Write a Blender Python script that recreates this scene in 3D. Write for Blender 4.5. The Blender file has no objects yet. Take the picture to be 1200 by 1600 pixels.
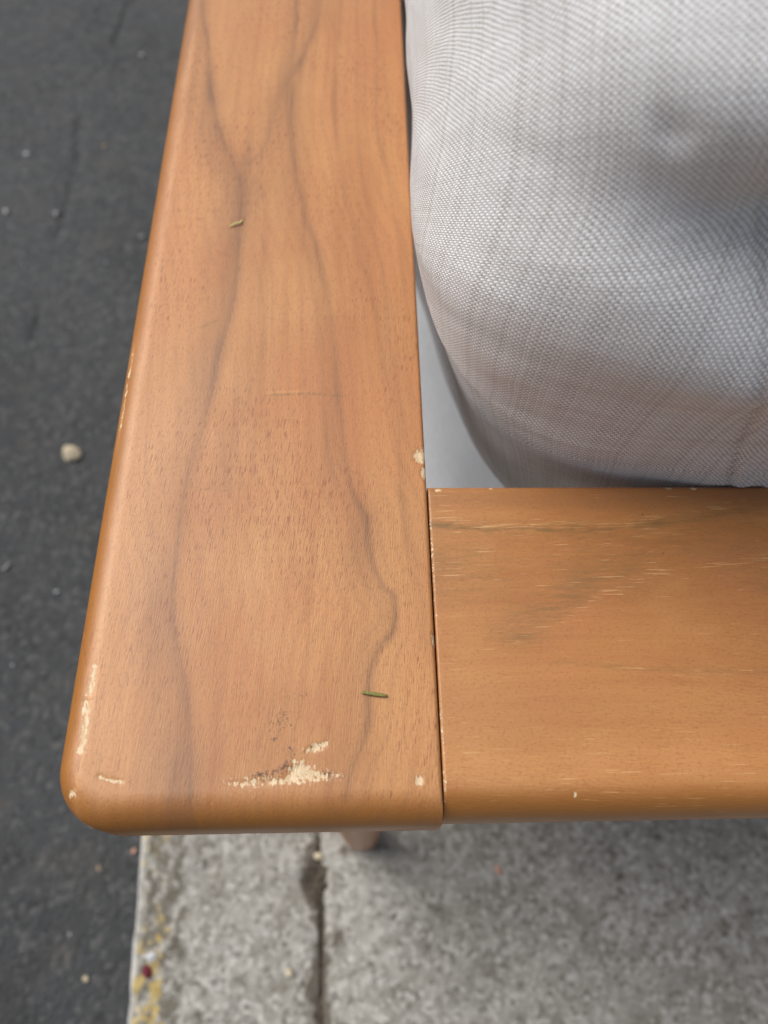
import bpy, math, random
import numpy as np
from mathutils import Vector, Matrix

rng = np.random.default_rng(7)
random.seed(7)
S = bpy.context.scene
COL = S.collection
PI = math.pi

# ------------------------------------------------------------------ camera
cam_d = bpy.data.cameras.new('camera')
cam = bpy.data.objects.new('camera', cam_d)
COL.objects.link(cam)
S.camera = cam
_p, _y, _r = 1.08801323, 0.07921715, 0.06639738      # pitch below the horizon, yaw, roll
_f = Vector((math.sin(_y) * math.cos(_p), math.cos(_y) * math.cos(_p), -math.sin(_p)))
_rt = Vector((math.cos(_y), -math.sin(_y), 0)); _up = _rt.cross(_f)
_c, _s = math.cos(_r), math.sin(_r)
_R, _U = _c * _rt + _s * _up, -_s * _rt + _c * _up
M = Matrix((_R, _U, -_f)).transposed().to_4x4()
M.translation = (-0.02632279, -0.0236584, 0.79777185)
cam.matrix_world = M
cam_d.sensor_fit = 'VERTICAL'
cam_d.sensor_height = 36.0
cam_d.lens = 27.0
cam_d.clip_start = 0.01
cam_d.clip_end = 1000
cam_d.dof.use_dof = True
cam_d.dof.focus_distance = 0.268
cam_d.dof.aperture_fstop = 7.8
cam_d.dof.aperture_blades = 0

# ------------------------------------------------------------------ sky, sun, exposure
SUN_EL, SUN_AZ = math.radians(50), math.radians(-58)   # azimuth from +Y, towards +X positive
world = bpy.data.worlds.new('World'); S.world = world
world.use_nodes = True
wn = world.node_tree.nodes; wl = world.node_tree.links
bg = wn['Background']
sky = wn.new('ShaderNodeTexSky'); sky.sky_type = 'NISHITA'; sky.sun_disc = False
sky.sun_elevation = SUN_EL; sky.sun_rotation = SUN_AZ
sky.air_density = 1.0; sky.dust_density = 1.5; sky.ozone_density = 1.0
bw = wn.new('ShaderNodeRGBToBW'); mx = wn.new('ShaderNodeMix'); mx.data_type = 'RGBA'
wl.new(sky.outputs[0], bw.inputs[0]); wl.new(sky.outputs[0], mx.inputs[6]); wl.new(bw.outputs[0], mx.inputs[7])
mx.inputs[0].default_value = 0.66                       # thin overcast: most of the blue is gone
# the even gradient of an overcast sky: zenith three times as bright as the horizon
tc = wn.new('ShaderNodeTexCoord'); sx_ = wn.new('ShaderNodeSeparateXYZ'); wl.new(tc.outputs['Generated'], sx_.inputs[0])
gr = wn.new('ShaderNodeMapRange'); wl.new(sx_.outputs[2], gr.inputs['Value'])
gr.inputs['From Min'].default_value = 0; gr.inputs['From Max'].default_value = 1
gr.inputs['To Min'].default_value = .5; gr.inputs['To Max'].default_value = 1.5
ml = wn.new('ShaderNodeMix'); ml.data_type = 'RGBA'; ml.blend_type = 'MULTIPLY'; ml.inputs[0].default_value = 1
wl.new(mx.outputs[2], ml.inputs[6]); wl.new(gr.outputs[0], ml.inputs[7])
wl.new(ml.outputs[2], bg.inputs[0])
bg.inputs[1].default_value = 0.076
sun_d = bpy.data.lights.new('sun', 'SUN'); sun_d.energy = 1.5; sun_d.angle = math.radians(50)
sun_d.color = (1.0, 0.965, 0.91)
sun = bpy.data.objects.new('sun', sun_d); COL.objects.link(sun)
sd = Vector((math.sin(SUN_AZ) * math.cos(SUN_EL), math.cos(SUN_AZ) * math.cos(SUN_EL), math.sin(SUN_EL)))
sun.rotation_euler = (-sd).to_track_quat('-Z', 'Y').to_euler()
sun.location = sd * 5
S.view_settings.view_transform = 'Standard'
S.view_settings.look = 'None'
S.view_settings.exposure = 1.12
S.view_settings.gamma = 1.0
S.view_settings.use_curve_mapping = False
S.render.engine = 'CYCLES'


# ------------------------------------------------------------------ helpers: objects
def tag(o, label=None, cat=None, group=None, kind=None):
    if label: o['label'] = label
    if cat: o['category'] = cat
    if group: o['group'] = group
    if kind: o['kind'] = kind
    return o


def mesh_np(name, verts, faces, mat=None, parent=None, smooth=True, attrs=None, uv=None):
    """faces: (n,4) int array, or a list of tuples"""
    me = bpy.data.meshes.new(name)
    verts = np.asarray(verts, dtype=np.float32)
    if isinstance(faces, np.ndarray):
        n, k = faces.shape
        me.vertices.add(len(verts)); me.vertices.foreach_set('co', verts.ravel())
        me.loops.add(n * k); me.loops.foreach_set('vertex_index', faces.astype(np.int32).ravel())
        me.polygons.add(n)
        me.polygons.foreach_set('loop_start', np.arange(0, n * k, k, dtype=np.int32))
        me.update(calc_edges=True)
    else:
        me.from_pydata([tuple(map(float, v)) for v in verts], [], faces)
        me.update()
    me.polygons.foreach_set('use_smooth', np.full(len(me.polygons), smooth, dtype=bool))
    for an, av in (attrs or {}).items():
        a = me.attributes.new(an, 'FLOAT', 'POINT')
        a.data.foreach_set('value', np.asarray(av, dtype=np.float32))
    if uv is not None:
        ul = me.uv_layers.new(name='weave')
        li = np.empty(len(me.loops), dtype=np.int32); me.loops.foreach_get('vertex_index', li)
        ul.data.foreach_set('uv', np.asarray(uv, dtype=np.float32)[li].ravel())
    me.validate()
    o = bpy.data.objects.new(name, me); COL.objects.link(o)
    if mat: me.materials.append(mat)
    if parent: o.parent = parent
    return o


def grid_faces(nu, nv, wrap_u=False):
    i = np.arange(nv - 1)[:, None]; j = np.arange(nu if wrap_u else nu - 1)[None, :]
    j2 = (j + 1) % nu
    a = i * nu + j; b = i * nu + j2; c = (i + 1) * nu + j2; d = (i + 1) * nu + j
    return np.stack([a, b, c, d], -1).reshape(-1, 4)


def smooth_poly(pts, n=14):
    p = np.array(pts, float)
    p = np.vstack([2 * p[0] - p[1], p, 2 * p[-1] - p[-2]])
    out = []
    for i in range(1, len(p) - 2):
        t = np.linspace(0, 1, n, endpoint=False)[:, None]
        a, b, c, d = p[i - 1], p[i], p[i + 1], p[i + 2]
        out.append(.5 * ((2 * b) + (c - a) * t + (2 * a - 5 * b + 4 * c - d) * t ** 2 + (3 * b - a - 3 * c + d) * t ** 3))
    out.append(p[-2][None])
    return np.vstack(out)


def poly_dist(xy, pts, sub=5):
    """distance, signed side (+ to the left of travel) and travel parameter 0..1"""
    p = smooth_poly(pts, sub) if sub > 1 else np.array(pts, float)
    best = np.full(len(xy), 1e9); sgn = np.zeros(len(xy)); tt = np.zeros(len(xy))
    m = len(p) - 1
    for i in range(m):
        a, b = p[i], p[i + 1]; ab = b - a; L = ab @ ab + 1e-12
        ap = xy - a
        t = np.clip((ap @ ab) / L, 0, 1)
        q = ap - t[:, None] * ab
        d = np.hypot(q[:, 0], q[:, 1]); k = d < best
        best = np.where(k, d, best)
        sgn = np.where(k, np.sign(ab[0] * ap[:, 1] - ab[1] * ap[:, 0]), sgn)
        tt = np.where(k, (i + t) / m, tt)
    return best, sgn, tt


def vnoise(x, y, seed=0):
    """cheap smooth value noise in numpy, -1..1"""
    r = np.random.default_rng(seed).random((64, 64)) * 2 - 1
    xi = np.floor(x).astype(int); yi = np.floor(y).astype(int)
    fx = x - xi; fy = y - yi
    fx = fx * fx * (3 - 2 * fx); fy = fy * fy * (3 - 2 * fy)
    g = lambda a, b: r[a % 64, b % 64]
    return (g(xi, yi) * (1 - fx) + g(xi + 1, yi) * fx) * (1 - fy) + (g(xi, yi + 1) * (1 - fx) + g(xi + 1, yi + 1) * fx) * fy


def fbm(x, y, seed=0, o=4):
    return sum(vnoise(x * 2 ** k, y * 2 ** k, seed + k) * .5 ** k for k in range(o))


# ------------------------------------------------------------------ helpers: materials
class NT:
    def __init__(self, name):
        self.m = bpy.data.materials.new(name); self.m.use_nodes = True
        self.t = self.m.node_tree; self.n = self.t.nodes; self.l = self.t.links
        self.b = self.n['Principled BSDF']

    def link(self, src, dst):
        if hasattr(src, 'is_output') or hasattr(src, 'links'): self.l.new(src, dst)
        else: dst.default_value = src

    def attr(self, name):
        a = self.n.new('ShaderNodeAttribute'); a.attribute_name = name; return a.outputs['Fac']

    def coord(self, which='Object'):
        return self.n.new('ShaderNodeTexCoord').outputs[which]

    def map(self, v, scale=(1, 1, 1), rot=(0, 0, 0), loc=(0, 0, 0)):
        m = self.n.new('ShaderNodeMapping'); self.l.new(v, m.inputs[0])
        m.inputs['Scale'].default_value = scale; m.inputs['Rotation'].default_value = rot
        m.inputs['Location'].default_value = loc
        return m.outputs[0]

    def noise(self, v, scale=1, detail=2, rough=.5, dist=0):
        n = self.n.new('ShaderNodeTexNoise'); self.l.new(v, n.inputs['Vector'])
        n.inputs['Scale'].default_value = scale; n.inputs['Detail'].default_value = detail
        n.inputs['Roughness'].default_value = rough; n.inputs['Distortion'].default_value = dist
        return n.outputs['Fac']

    def voro(self, v, scale=1, feature='F1', out='Distance', rand=1):
        n = self.n.new('ShaderNodeTexVoronoi'); n.feature = feature; self.l.new(v, n.inputs['Vector'])
        n.inputs['Scale'].default_value = scale; n.inputs['Randomness'].default_value = rand
        return n.outputs[out]

    def math(self, op, a, b=0.0, c=0.0, clamp=False):
        n = self.n.new('ShaderNodeMath'); n.operation = op; n.use_clamp = clamp
        self.link(a, n.inputs[0]); self.link(b, n.inputs[1]); self.link(c, n.inputs[2])
        return n.outputs[0]

    def ramp(self, v, lo, hi, a=0.0, b=1.0, smooth=True):
        n = self.n.new('ShaderNodeMapRange'); n.interpolation_type = 'SMOOTHSTEP' if smooth else 'LINEAR'
        self.link(v, n.inputs['Value'])
        for k, x in (('From Min', lo), ('From Max', hi), ('To Min', a), ('To Max', b)): n.inputs[k].default_value = x
        return n.outputs[0]

    def mix(self, f, a, b, mode='MIX'):
        n = self.n.new('ShaderNodeMix'); n.data_type = 'RGBA'; n.blend_type = mode
        self.link(f, n.inputs[0])
        for x, s in ((a, n.inputs[6]), (b, n.inputs[7])):
            if isinstance(x, tuple): x = (*x, 1) if len(x) == 3 else x
            self.link(x, s)
        return n.outputs[2]

    def bump(self, h, strength=.5, dist=.001, normal=None):
        n = self.n.new('ShaderNodeBump'); n.inputs['Strength'].default_value = strength
        n.inputs['Distance'].default_value = dist; self.l.new(h, n.inputs['Height'])
        if normal: self.l.new(normal, n.inputs['Normal'])
        return n.outputs[0]

    def sep(self, v):
        n = self.n.new('ShaderNodeSeparateXYZ'); self.l.new(v, n.inputs[0]); return n.outputs

    def comb(self, x, y, z=0.0):
        n = self.n.new('ShaderNodeCombineXYZ')
        for a, s in zip((x, y, z), n.inputs): self.link(a, s)
        return n.outputs[0]

    def out(self, color, rough=.5, normal=None, spec=.5, coat=0, coat_r=.3):
        b = self.b
        self.link(color if not isinstance(color, tuple) else (*color, 1)[:4], b.inputs['Base Color'])
        self.link(rough, b.inputs['Roughness']); b.inputs['Specular IOR Level'].default_value = spec
        self.link(coat, b.inputs['Coat Weight']); b.inputs['Coat Roughness'].default_value = coat_r
        if normal: self.l.new(normal, b.inputs['Normal'])
        return self.m


def wood_material(name, along, light_pores):
    t = NT(name)
    co = t.coord('Object')
    if along == 'X': co = t.map(co, rot=(0, 0, PI / 2))
    wob = t.noise(t.map(co, (18, 5, 18)), 1, 2, .5)
    s = t.sep(co)
    skew = t.math('MULTIPLY', t.math('SUBTRACT', wob, .5), .012)
    cw = t.comb(t.math('ADD', s[0], skew), s[1], s[2])
    big = t.noise(t.map(cw, (34, 4, 34)), 1, 3, .55)
    mid = t.noise(t.map(cw, (160, 7, 160)), 1, 3, .6)
    fib = t.noise(t.map(cw, (1300, 45, 1300)), 1, 3, .6)
    speck = t.noise(t.map(co, (1150, 800, 1150)), 1, 2, .7)
    blot = t.noise(t.map(co, (22, 16, 22)), 1, 3, .6)
    tone = t.attr('tone')
    c = t.mix(t.ramp(big, .3, .7), (.495, .232, .082), (.410, .174, .058)) if not light_pores else t.mix(t.ramp(big, .3, .7), (.440, .190, .056), (.355, .142, .040))
    c = t.mix(t.math('MULTIPLY', t.ramp(mid, .42, .75), .45), c, (.340, .120, .030))
    c = t.mix(t.math('MULTIPLY', t.ramp(blot, .42, .68), .45), c, (.43, .160, .058))
    c = t.mix(t.math('MULTIPLY', t.ramp(blot, .48, .30), .40), c, (.53, .26, .095))
    c = t.mix(tone, c, (.55, .262, .092))
    c = t.mix(t.math('MULTIPLY', t.ramp(fib, .35, .75), .17), c, (.27, .095, .032))
    c = t.mix(t.math('MULTIPLY', t.ramp(speck, .48, .72), .36), c, (.25, .085, .03))
    c = t.mix(t.math('MULTIPLY', t.attr('edge_shade'), .88), c, (.30, .110, .011))      # sky light lost on the rounded edges, painted in as darker amber
    vein = t.attr('vein')
    vm = t.math('MULTIPLY', vein, t.ramp(fib, .2, .75, 1.15, .7), clamp=True)
    c = t.mix(vm, c, (.165, .075, .033))
    grey = t.attr('grey')
    gm = t.math('MULTIPLY', grey, t.ramp(t.noise(t.map(cw, (700, 90, 700)), 1, 3, .7), .30, .66), clamp=True)
    c = t.mix(gm, c, (.165, .098, .034))
    # open pores: short dashes along the grain
    sl = t.sep(cw)
    cp = t.comb(t.math('ADD', sl[0], t.math('MULTIPLY', sl[1], -.10)), sl[1], sl[2])
    pn = t.noise(t.map(cp, (2300, 190, 2300)), 1, 1, .5)
    dens = t.noise(t.map(co, (30, 14, 30)), 1, 2, .5)
    th = t.ramp(dens, .32, .68, .72, .585)
    pore = t.ramp(t.math('SUBTRACT', pn, th), .0, .035)
    c = t.mix(t.math('MULTIPLY', pore, .22 if light_pores else .60), c, (.20, .055, .020))
    if light_pores:
        ln = t.noise(t.map(cw, (2600, 70, 2600), loc=(3, 5, 1)), 1, 2, .6)
        lden = t.noise(t.map(co, (24, 9, 24), loc=(9, 1, 4)), 1, 2, .5)
        lp = t.ramp(t.math('SUBTRACT', t.math('ADD', ln, t.math('MULTIPLY', t.attr('pale'), .20)), t.ramp(lden, .3, .7, .735, .64)), 0, .04)
        c = t.mix(t.math('MULTIPLY', lp, .5), c, (.66, .40, .18))
    # dirt rubbed into the finish
    dn = t.noise(t.map(co, (1250, 800, 1250)), 1, 3, .75)
    dm = t.ramp(t.math('ADD', t.attr('dirt'), t.math('SUBTRACT', dn, .5)), .56, .66)
    c = t.mix(t.math('MULTIPLY', dm, .75), c, (.035, .026, .022))
    # chips through the finish to raw wood
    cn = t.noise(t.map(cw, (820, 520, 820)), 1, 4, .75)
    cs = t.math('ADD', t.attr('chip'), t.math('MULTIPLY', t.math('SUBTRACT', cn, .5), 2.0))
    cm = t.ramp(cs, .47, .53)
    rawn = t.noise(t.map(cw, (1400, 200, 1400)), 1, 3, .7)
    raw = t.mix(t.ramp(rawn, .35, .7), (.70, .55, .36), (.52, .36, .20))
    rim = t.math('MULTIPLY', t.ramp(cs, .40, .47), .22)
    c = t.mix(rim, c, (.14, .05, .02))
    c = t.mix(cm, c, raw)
    cdirt = t.math('MULTIPLY', t.ramp(t.noise(t.map(co, (1600, 500, 1600)), 1, 2, .6), .55, .62), t.ramp(t.attr('dirt'), .05, .3))
    c = t.mix(t.math('MULTIPLY', cdirt, t.math('MULTIPLY', t.ramp(cs, .3, .5), .9)), c, (.035, .028, .025))
    h = t.math('ADD', t.math('MULTIPLY', pn, -.8), t.math('MULTIPLY', speck, .55))
    nrm = t.bump(h, .55, .00022)
    r = t.math('ADD', t.ramp(blot, .2, .8, .42, .54), t.math('MULTIPLY', cm, .35))
    r = t.math('ADD', r, t.math('MULTIPLY', dm, .15), clamp=True)
    return t.out(c, r, nrm, .4, t.math('MULTIPLY', t.math('SUBTRACT', 1.0, cm), .18), .32)


WOOD_Y = wood_material('armrest_wood', 'Y', False)
WOOD_X = wood_material('rail_wood', 'X', True)


def plain_wood():
    t = NT('leg_wood')
    co = t.coord('Object')
    fib = t.noise(t.map(co, (300, 300, 14)), 1, 4, .6)
    c = t.mix(t.ramp(fib, .3, .7), (.43, .18, .068), (.30, .11, .04))
    return t.out(c, .45, t.bump(fib, .3, .0004), .5, .3, .3)


WOOD_P = plain_wood()


# ------------------------------------------------------------------ materials: ground
def asphalt():
    t = NT('asphalt')
    co = t.coord('Object')
    ag = t.voro(co, 165, 'F1', 'Distance')
    agc = t.voro(co, 165, 'F1', 'Color')
    ab = t.sep(agc)[0]
    n1 = t.noise(co, 3.2, 5, .6); n2 = t.noise(co, 55, 4, .65); n3 = t.noise(co, 420, 3, .6)
    c = t.mix(t.ramp(n1, .3, .7), (.030, .0315, .033), (.043, .045, .047))
    c = t.mix(t.math('MULTIPLY', t.ramp(n2, .35, .75), .5), c, (.062, .063, .062))
    c = t.mix(t.math('MULTIPLY', t.ramp(ab, .76, .97), .5), c, (.105, .103, .098))
    c = t.mix(t.math('MULTIPLY', t.ramp(ab, .22, .02), .5), c, (.018, .018, .019))
    c = t.mix(t.ramp(t.math('SUBTRACT', n3, .66), 0, .05), c, (.24, .23, .21))
    br = t.ramp(t.noise(co, 17, 4, .6), .52, .72)
    c = t.mix(t.math('MULTIPLY', br, .4), c, (.072, .064, .054))
    st = t.ramp(t.noise(t.map(co, (9, 5, 9), loc=(2, 7, 0)), 1, 2, .5), .63, .72)
    c = t.mix(t.math('MULTIPLY', st, .35), c, (.028, .026, .024))
    ck = t.attr('crack')
    ckm = t.ramp(t.math('ADD', ck, t.math('MULTIPLY', t.math('SUBTRACT', t.noise(co, 160, 3, .6), .5), .7)), .35, .65)
    c = t.mix(t.math('MULTIPLY', ckm, .75), c, (.014, .014, .015))
    h = t.math('ADD', t.math('MULTIPLY', ag, -1.0), t.math('MULTIPLY', n3, .6))
    h = t.math('ADD', h, t.math('MULTIPLY', ckm, -2.0))
    return t.out(c, .82, t.bump(h, .8, .0022), .35)


def concrete(name, kerb=False):
    t = NT(name)
    co = t.coord('Object')
    n0 = t.noise(co, 7, 5, .6); n1 = t.noise(co, 66, 5, .72); n2 = t.noise(co, 120, 4, .72); n3 = t.noise(co, 520, 2, .6)
    c = t.mix(t.ramp(n0, .3, .7), (.225, .211, .182), (.300, .285, .250))
    c = t.mix(t.math('MULTIPLY', t.ramp(n1, .49, .60), .60), c, (.385, .370, .332))
    c = t.mix(t.math('MULTIPLY', t.ramp(n1, .46, .36), .62), c, (.170, .153, .122))
    c = t.mix(t.math('MULTIPLY', t.ramp(n2, .54, .66), .5), c, (.46, .448, .410))
    c = t.mix(t.math('MULTIPLY', t.ramp(n2, .41, .33), .70), c, (.090, .078, .058))
    c = t.mix(t.math('MULTIPLY', t.ramp(n3, .60, .72), .5), c, (.60, .59, .56))
    pit = t.voro(t.map(co, (1, 1, 1)), 46, 'F1', 'Distance')
    pr = t.sep(t.voro(co, 46, 'F1', 'Color'))[0]
    pm = t.math('MULTIPLY', t.ramp(t.math('ADD', pit, t.math('MULTIPLY', n2, .3)), .36, .26), t.ramp(pr, .72, .80))
    c = t.mix(t.math('MULTIPLY', pm, .75), c, (.065, .055, .040))
    lm = t.math('MULTIPLY', t.ramp(pit, .17, .10), t.ramp(pr, .30, .22))
    c = t.mix(t.math('MULTIPLY', lm, .6), c, (.60, .57, .52))
    st = t.ramp(t.noise(co, 21, 4, .62), .50, .66)
    c = t.mix(t.math('MULTIPLY', st, .38), c, (.150, .132, .103))
    cell = t.sep(t.voro(co, 240, 'F1', 'Color'))[0]
    c = t.mix(t.math('MULTIPLY', t.ramp(cell, .72, .95), .55), c, (.50, .485, .445))
    c = t.mix(t.math('MULTIPLY', t.ramp(cell, .25, .05), .60), c, (.115, .102, .080))
    crud = t.attr('crud')
    km = t.ramp(t.math('ADD', crud, t.math('MULTIPLY', t.math('SUBTRACT', n1, .5), 1.5)), .30, .54)
    c = t.mix(t.math('MULTIPLY', km, .85), c, (.078, .062, .044))
    if kerb:
        rz = t.attr('rough')
        rm = t.math('MULTIPLY', rz, t.ramp(t.noise(t.map(co, (1, .8, 1)), 85, 4, .75), .44, .54))
        c = t.mix(t.math('MULTIPLY', rm, .85), c, (.105, .092, .068))
        yn = t.noise(t.map(co, (95, 70, 60), loc=(3.1, 1.7, 0)), 1, 4, .68)
        ym = t.ramp(t.math('ADD', t.attr('paint'), t.math('MULTIPLY', t.math('SUBTRACT', yn, .5), 2.3)), .56, .70)
        yc = t.mix(t.ramp(n2, .35, .65), (.36, .245, .065), (.50, .39, .16))
        c = t.mix(t.math('MULTIPLY', ym, .85), c, yc)
        wn_ = t.noise(t.map(co, (70, 40, 60), loc=(9, 4, 0)), 1, 4, .7)
        wm = t.ramp(t.math('ADD', t.attr('edge'), t.math('MULTIPLY', t.math('SUBTRACT', wn_, .5), 1.2)), .55, .75)
        c = t.mix(t.math('MULTIPLY', wm, .6), c, (.56, .55, .53))
    h = t.math('ADD', t.math('MULTIPLY', n2, 1.0), t.math('MULTIPLY', n3, .5))
    return t.out(c, .88, t.bump(h, .8, .0016), .3)


ASPHALT = asphalt(); CONC = concrete('pavement_concrete'); KERBC = concrete('kerb_concrete', True)


def axis(fine_a, fine_b, step, far_a, far_b):
    mid = list(np.arange(fine_a, fine_b + step * .5, step))
    lo = []; d = step; x = fine_a
    while x > far_a: d *= 1.35; x -= d; lo.append(max(x, far_a))
    hi = []; d = step; x = mid[-1]
    while x < far_b: d *= 1.35; x += d; hi.append(min(x, far_b))
    return np.array(lo[::-1] + mid + hi)


# ------------------------------------------------------------------ setting: road, kerb, pavement
ROAD_Z = -0.12
xs = axis(-.80, -.20, .006, -300, 300); ys = axis(-.20, 1.75, .006, -300, 300)
X, Y = np.meshgrid(xs, ys)
xy = np.stack([X.ravel(), Y.ravel()], -1)
cr1 = [(-.445, 1.75), (-.479, 1.634), (-.489, 1.567), (-.501, 1.432), (-.522, 1.373), (-.541, 1.344), (-.611, 1.335)]
cr2 = [(-.541, 1.344), (-.520, 1.22), (-.510, 1.118), (-.510, 1.054), (-.516, .964), (-.516, .880), (-.511, .788), (-.511, .751)]
near = (np.abs(xy[:, 0] + .5) < .3) & (xy[:, 1] > .6) & (xy[:, 1] < 1.76)
crack = np.zeros(len(xy))
nx = xy[near] + np.stack([fbm(xy[near, 0] * 60, xy[near, 1] * 60, 3), fbm(xy[near, 0] * 60, xy[near, 1] * 60, 9)], -1) * .004
for c_, w_, a_ in ((cr1, .007, .72), (cr2, .009, .52)):
    d_, s_, t_ = poly_dist(nx, c_)
    crack[near] = np.maximum(crack[near], a_ * np.exp(-(d_ / w_) ** 2) * (.75 + .5 * vnoise(nx[:, 0] * 9, nx[:, 1] * 9, 4)))
Z = ROAD_Z + .0022 * fbm(xy[:, 0] * 6, xy[:, 1] * 6, 12, 3) - .003 * crack
o = mesh_np('road', np.column_stack([xy, Z]), grid_faces(len(xs), len(ys)), ASPHALT, attrs={'crack': crack})
tag(o, 'dark grey worn asphalt road beside the kerb', 'road', kind='structure')

KROT = 2.47                      # the kerb runs almost along the armrest
KORG = Vector((-.2318, 0, 0))
KM = Matrix.Translation(KORG) @ Matrix.Rotation(math.radians(KROT), 4, 'Z')


def joint_x(y):                  # wandering line of the joint between kerb and pavement slab, in kerb space
    return .1715 + .0022 * vnoise(y * 30 + 3, y * 0 + 1.5, 31) + .0012 * vnoise(y * 110, y * 0 + .5, 8)


KW = .168
ys = axis(-.30, .42, .0022, -12, 14)
us = np.concatenate([np.linspace(0, .016, 10), np.linspace(.018, .160, 66), np.linspace(.1615, 1, 1) * 0 + .1625, np.linspace(.1635, .168, 5)])
uu, yy = np.meshgrid(us, ys)
er = .011
ero = np.clip(fbm(yy * 34, uu * 30, 21, 4), 0, 1) * .010       # eaten-away arris
xx = uu.copy(); s_in = uu
zz = np.where(s_in < er, -(er - np.sqrt(np.maximum(er ** 2 - (er - s_in) ** 2, 0))), 0.0)
zz += -ero * np.exp(-(uu / .03) ** 2) * .55
right_ch = np.clip(fbm(yy * 46 + 7, uu * 0 + .3, 5, 3), 0, 1)
zz += -np.exp(-((KW - uu) / .006) ** 2) * (.0015 + .006 * right_ch)
hole = np.exp(-(((uu - .166) / .013) ** 2 + ((yy + .004) / .012) ** 2))   # broken-out notch at the joint
zz += -.007 * hole
zz += .0011 * fbm(uu * 40, yy * 40, 14, 4) + .0005 * fbm(uu * 200, yy * 200, 15, 2)
paint = np.exp(-((uu - .022) / .018) ** 2) * .70 + np.exp(-((uu - .006) / .006) ** 2) * .25
paint *= .8 + .5 * vnoise(yy * 14, uu * 20, 44)
edge = np.exp(-(uu / .007) ** 2) * .95
crud = np.exp(-((KW - uu) / .013) ** 2) * (.50 + .55 * vnoise(yy * 22, uu * 0 + .5, 91)) + hole * .9
crud = np.maximum(crud, .55 * np.exp(-((uu - .036) / .011) ** 2) * np.clip(.3 + vnoise(yy * 11 + 5, uu * 10, 61), 0, 1))
crud = np.maximum(crud, .50 * np.exp(-((uu - .155) / .014) ** 2) * np.clip(.2 + vnoise(yy * 16 + 1, uu * 10, 67), 0, 1))
uu_k, yy_k = uu.copy(), yy.copy()
# a fine crack wandering over the kerb top
dk, _, _ = poly_dist(np.stack([uu.ravel(), yy.ravel()], -1), [(.112, .07), (.110, .05), (.114, .03), (.124, .012), (.150, -.002)])
dk = dk.reshape(uu.shape)
zz += -.0016 * np.exp(-(dk / .0016) ** 2); crud = np.maximum(crud, .42 * np.exp(-(dk / .002) ** 2))
V = np.stack([xx, yy, zz], -1)
side0 = V[:, :1].copy(); side0[..., 2] = ROAD_Z - .02
side1 = V[:, -1:].copy(); side1[..., 2] = -.05
V = np.concatenate([side0, V, side1], 1)
pad = lambda a, v=0.0: np.concatenate([a[:, :1] * 0 + v, a, a[:, -1:] * 0 + v], 1).ravel()
o = mesh_np('kerb', V.reshape(-1, 3), grid_faces(V.shape[1], V.shape[0]), KERBC,
            attrs={'rough': pad(np.clip((.047 + .008 * fbm(yy_k * 30, uu_k * 10, 99, 3) - uu_k) / .006, 0, 1) * np.clip((uu_k - .006) / .005, 0, 1)), 'paint': pad(paint), 'edge': pad(edge), 'crud': pad(crud, .2)})
o.matrix_world = KM
tag(o, 'weathered concrete kerb with flaking yellow paint along its edge', 'kerb', kind='structure')

# packed dirt lying in the joint
t = NT('joint_dirt'); co = t.coord('Object')
nn = t.noise(co, 260, 4, .7)
dirtm = t.out(t.mix(t.ramp(nn, .35, .7), (.036, .030, .023), (.12, .098, .070)), .95, t.bump(nn, 1, .003), .2)
ys2 = axis(-.30, .42, .004, -12, 14); us2 = np.linspace(.160, .182, 8)
uu, yy = np.meshgrid(us2, ys2)
zz = -.0026 + .0022 * fbm(uu * 120, yy * 120, 71, 3)
o = mesh_np('joint_filling', np.stack([uu, yy, zz], -1).reshape(-1, 3), grid_faces(8, len(ys2)), dirtm)
o.matrix_world = KM
tag(o, 'dark dirt packed in the joint between kerb and pavement', 'dirt', kind='stuff')

ys = axis(-.30, .42, .003, -12, 14); us = axis(.1715, .72, .0035, .1715, 3.2)
us = us[us >= .1715]
uu, yy = np.meshgrid(us, ys)
xx = uu + (joint_x(yy) - .1715) * np.exp(-(uu - .1715) / .02)
d0 = uu - .1715
zz = .0009 * fbm(uu * 26, yy * 26, 17, 4) + .0004 * fbm(uu * 150, yy * 150, 18, 2)
zz += -np.exp(-(d0 / .0035) ** 2) * .003 + .0006
crud = np.exp(-(d0 / .008) ** 2) * (.44 + .5 * vnoise(yy * 18 + 4, uu * 0 + .5, 92))
crud = np.maximum(crud, .62 * np.exp(-(((uu - .185) / .010) ** 2 + ((yy + .052) / .012) ** 2)))
crud = np.maximum(crud, .45 * np.exp(-(((uu - .20) / .012) ** 2 + ((yy - .022) / .008) ** 2)))
V = np.stack([xx, yy, zz], -1)
side0 = V[:, :1].copy(); side0[..., 2] = -.05
V = np.concatenate([side0, V], 1)
o = mesh_np('pavement', V.reshape(-1, 3), grid_faces(V.shape[1], V.shape[0]), CONC,
            attrs={'crud': np.concatenate([crud[:, :1], crud], 1).ravel()})
o.matrix_world = KM
tag(o, 'grey speckled concrete pavement under the armchair', 'pavement', kind='structure')

# ------------------------------------------------------------------ the armchair frame
H = .55; AW = .120; RW = .1174; TH = .030
INNER = .580                                   # clear width between the armrests
ALEN = .80


def bevel_axis(a, b, ra, rb, step, extra=None):
    """coordinates a..b with quarter-circle spacing inside the two rounded margins"""
    th = np.linspace(0, PI / 2, 11)
    lo = a + ra * (1 - np.cos(th)); hi = b - rb * (1 - np.cos(th))
    n = max(2, int(round((b - rb - a - ra) / step)))
    mid = np.linspace(a + ra, b - rb, n + 1)[1:-1]
    if extra is not None: mid = extra
    return np.concatenate([lo, mid, hi[::-1]])


def edge_drop(s, r):
    s = np.clip(s, 0, r)
    return r - np.sqrt(np.maximum(r * r - (r - s) ** 2, 0))


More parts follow.
